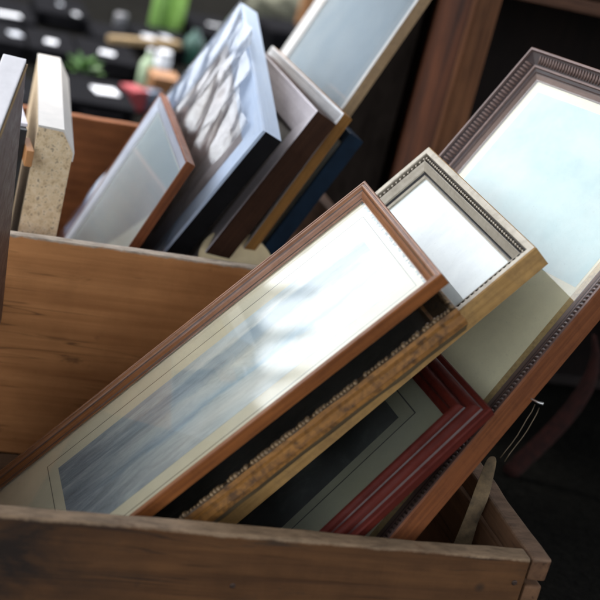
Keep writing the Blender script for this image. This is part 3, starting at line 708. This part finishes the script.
def tin(x, y, h, r, col, label):
    root = thing('tin_can', label, 'tin', (x, y, GROUND), 'small tins among the black cases')
    o = link('body', lathe(bmesh.new(), [(r * .96, 0), (r, .003), (r, h * .9), (r * .97, h * .93)], 20), plain('tin_paint', col, .35, .3), smooth=True); o.parent = root
    o = link('lid', lathe(bmesh.new(), [(r * 1.02, h * .931), (r * 1.02, h * .985), (r * .96, h)], 20), plain('tin_lid', tuple(c * 1.4 for c in col), .3, .6)); o.parent = root
for a in ((.06, 2.62, .06, .022, (.10, .12, .16), 'small slate blue tin between the red box and the rear crate'), (-.21, 2.62, .05, .02, (.05, .05, .06), 'small dark tin beside the nearest black case'),
          (.14, 2.90, .05, .02, (.20, .21, .23), 'small grey tin in front of the white jar'), (.115, 3.55, .06, .02, (.16, .16, .17), 'small grey tin behind the wooden stick'),
          (.335, 3.10, .05, .022, (.03, .07, .06), 'small dark green tin beside the short teal bottle'), (-.20, 2.80, .04, .018, (.30, .30, .32), 'small pale tin beside the green plant')):
    tin(*a)
# white jar
root = thing('white_jar', 'white cylindrical jar on the ground behind the small chestnut frame', 'jar', (.158, 3.02, GROUND))
o = link('body', lathe(bmesh.new(), [(.020, 0), (.024, .004), (.024, .062), (.020, .066)], 24), tagm, smooth=True); o.parent = root
o = link('lid', lathe(bmesh.new(), [(.021, .0665), (.022, .068), (.022, .08), (.02, .082)], 24), tagm); o.parent = root
# wooden stick
bm = bx(bmesh.new(), -.13, .12, -.014, .014, 0, .02, 0, .003)
o = link('wooden_stick', bm, plain('olive_brown_wood', (.24, .16, .07), .6), mw=Matrix.Translation((.135, 3.19, GROUND + H + .001)) @ Matrix.Rotation(.40, 4, 'Z'))
tag(o, 'olive brown wooden stick lying across the black cases', 'stick')
# orange brown box, red box
def small_box(name, label, x, y, w, d, h, m1, rz=0):
    root = thing(name, label, 'box', (x, y, GROUND)); root.rotation_euler[2] = rz
    o = link('box_body', bx(bmesh.new(), -w / 2, w / 2, -d / 2, d / 2, .001, h * .75, 0, .004), m1); o.parent = root
    o = link('lid', bx(bmesh.new(), -w / 2 - .003, w / 2 + .003, -d / 2 - .003, d / 2 + .003, h * .75 + .0008, h, 0, .004), m1); o.parent = root
small_box('wooden_box', 'orange brown wooden box on the ground behind the chestnut frame', .104, 2.72, .07, .09, .085, plain('orange_brown', (.22, .10, .035), .6))
small_box('red_box', 'small red box on the ground at the rear edge of rear crate', .012, 2.62, .045, .06, .06, plain('red_card', (.24, .025, .03), .6), .5)
# leafy plant
root = thing('potted_plant', 'small bright green leafy plant in a dark pot behind the chipboard', 'plant', (-.108, 2.74, GROUND))
o = link('pot', lathe(bmesh.new(), [(.022, 0), (.030, .035), (.032, .036), (.032, .042), (.026, .042)], 20), casem); o.parent = root
bm = bmesh.new()
for k in range(34):
    a = random.uniform(0, 6.28); el = random.uniform(.3, 1.3); ln = random.uniform(.035, .065)
    d = Vector((math.cos(a) * math.cos(el), math.sin(a) * math.cos(el), math.sin(el))); s = d.cross(Vector((0, 0, 1))).normalized() * ln * .2
    b = Vector((0, 0, .043)) + d * .012; v = [bm.verts.new(q) for q in (b, b + d * ln * .5 + s, b + d * ln + Vector((0, 0, -.008)), b + d * ln * .5 - s)]
    bm.faces.new(v)
o = link('foliage', bm, plain('fresh_leaf', (.045, .12, .015), .5, var=.4)); o.parent = root
# right-hand goods: post and olive bag
o = link('timber_post', bx(bmesh.new(), -.022, .022, -.022, .022, 0, .7, 0, .004), plain('orange_post', (.26, .12, .045), .6), mw=Matrix.Translation((.83, 3.95, GROUND)))
tag(o, 'orange brown timber post standing behind the tall silver frame', 'post')
bm = bmesh.new(); bmesh.ops.create_icosphere(bm, subdivisions=4, radius=1.)
for v in bm.verts:
    k = 1 + .18 * noise.noise(v.co * 2.2) + .07 * noise.noise(v.co * 6)
    v.co = Vector((v.co.x * .12 * k, v.co.y * .09 * k, max(-.001, (v.co.z * .09 * k + .06))))
o = link('canvas_bag', bm, plain('olive_canvas', (.10, .10, .07), .9, var=.4), smooth=True, mw=Matrix.Translation((.80, 4.20, GROUND)))
tag(o, 'slumped olive canvas bag on the ground in the far background', 'bag')

# ------------------------------------------------------------------ UNSEEN SHADE CANOPY OVERHEAD, UNSEEN REFLECTED STALL BEHIND
canvas = plain('grey_canvas', (.26, .25, .235), .9, var=.15, scl=3)
cp = thing('shade_canopy', 'unseen grey canvas canopy on four poles, added to shade the crates', 'canopy', (0, -.8, GROUND))  # out of view, added to block sky and sun
CZ = 1.75
def world_part(name, bm, mat, root, smooth=False):
    for v in bm.verts: v.co -= root.location
    o = link(name, bm, mat, smooth=smooth); o.parent = root; return o
bm = bmesh.new(); bx(bm, -1.7, 3.2, -2.1, 1.25, CZ, CZ + .012); world_part('roof', bm, canvas, cp)
for (x, y) in ((-1.65, -2.05), (3.1, -2.05), (-1.65, 1.2), (3.1, 1.2)):
    world_part('pole', tube(bmesh.new(), [(x, y, GROUND), (x, y, CZ - .001)], .02, 10), plain('pole_grey', (.3, .3, .3), .4, .6), cp)
# unseen stall: grey cloth and fingered top, shaped for reflections in the glass
st = thing('reflected_stall', 'unseen grey cloth stall with fingered top edge, shaped for the glass reflections', 'stall', (-1.8, 8.0, GROUND))
bm = bmesh.new(); bx(bm, -9, 6, 8.0, 8.06, GROUND, 1.9); world_part('cloth_wall', bm, plain('grey_cloth', (.20, .205, .22), .9, var=.15, scl=.6), st)
bm = bmesh.new()
for k in range(50):
    x = -9 + k * .3
    k2 = random.uniform(.8, 1.2)
    tube(bm, [(x + .15, 7.97, 1.70), (x + .15, 7.97, 1.90), (x + .15, 7.97, 1.95)], [.148, .14, .11], 14)
    tube(bm, [(x + .15, 7.97, 1.951), (x + .15, 7.97, 2.02), (x + .15 + .02 * k2, 7.97, 1.95 + .36 * k2)], [.085, .045, .012], 10)  # tapered fingers shaped for the streaks reflected in the front glass
world_part('reflection_edge', bm, plain('pale_valance', (.2, .21, .23), .9), st)

# ------------------------------------------------------------------ SKY, SUN, CAMERA
SUN_EL, SUN_AZ = math.radians(70), math.radians(-50)      # azimuth from +Y towards +X
W = bpy.data.worlds.new('World'); S.world = W; W.use_nodes = True
nt = W.node_tree; bg = nt.nodes['Background']
sky = nt.nodes.new('ShaderNodeTexSky'); sky.sky_type = 'NISHITA'; sky.sun_disc = False
sky.sun_elevation = SUN_EL; sky.sun_rotation = SUN_AZ; sky.dust_density = 3.; sky.air_density = 1.2
hs = nt.nodes.new('ShaderNodeHueSaturation'); hs.inputs['Saturation'].default_value = .28
nt.links.new(sky.outputs[0], hs.inputs['Color']); tc = nt.nodes.new('ShaderNodeTexCoord'); cn = nt.nodes.new('ShaderNodeTexNoise'); cr = nt.nodes.new('ShaderNodeMapRange'); cm = nt.nodes.new('ShaderNodeMix')
cn.inputs['Scale'].default_value = 4.; cn.inputs['Detail'].default_value = 7.; cn.inputs['Distortion'].default_value = .6
cr.inputs['From Min'].default_value = .36; cr.inputs['From Max'].default_value = .64; cr.inputs['To Min'].default_value = .68; cr.inputs['To Max'].default_value = 1.16
cm.data_type = 'RGBA'; cm.blend_type = 'MULTIPLY'; cm.inputs[0].default_value = 1.
nt.links.new(tc.outputs['Generated'], cn.inputs['Vector']); nt.links.new(cn.outputs['Fac'], cr.inputs['Value'])
nt.links.new(hs.outputs[0], cm.inputs[6]); nt.links.new(cr.outputs[0], cm.inputs[7]); nt.links.new(cm.outputs[2], bg.inputs[0]); bg.inputs[1].default_value = .15
sl = bpy.data.lights.new('sun', 'SUN'); sl.energy = 1.0; sl.angle = math.radians(14); sl.color = (1, .95, .88)
so = bpy.data.objects.new('sun', sl); COL.objects.link(so)
sd = Vector((math.sin(SUN_AZ) * math.cos(SUN_EL), math.cos(SUN_AZ) * math.cos(SUN_EL), math.sin(SUN_EL)))
so.rotation_euler = (-sd).to_track_quat('-Z', 'Y').to_euler()

cd = bpy.data.cameras.new('camera'); co = bpy.data.objects.new('camera', cd); COL.objects.link(co)
th, psi, ro = math.radians(19.5), math.radians(19.6), math.radians(14.5)
f = Vector((math.sin(psi) * math.cos(th), math.cos(psi) * math.cos(th), -math.sin(th)))
r0 = Vector((math.cos(psi), -math.sin(psi), 0)); u0 = r0.cross(f)
r = r0 * math.cos(ro) + u0 * math.sin(ro); u = u0 * math.cos(ro) - r0 * math.sin(ro)
Mc = Matrix((r, u, -f)).transposed().to_4x4(); Mc.translation = (-.8217, -1.3860, .7766)
co.matrix_world = Mc
cd.sensor_width = 36; cd.lens = 36 * 1580 / 600; cd.clip_start = .05; cd.clip_end = 500
cd.dof.use_dof = True; cd.dof.focus_distance = 1.88; cd.dof.aperture_fstop = 4.3; cd.dof.aperture_blades = 9
S.camera = co
S.view_settings.view_transform = 'Standard'; S.view_settings.look = 'None'; S.view_settings.gamma = 1
S.view_settings.exposure = 2.16
S.cycles.max_bounces = 10; S.cycles.transparent_max_bounces = 24
S.cycles.use_denoising = True
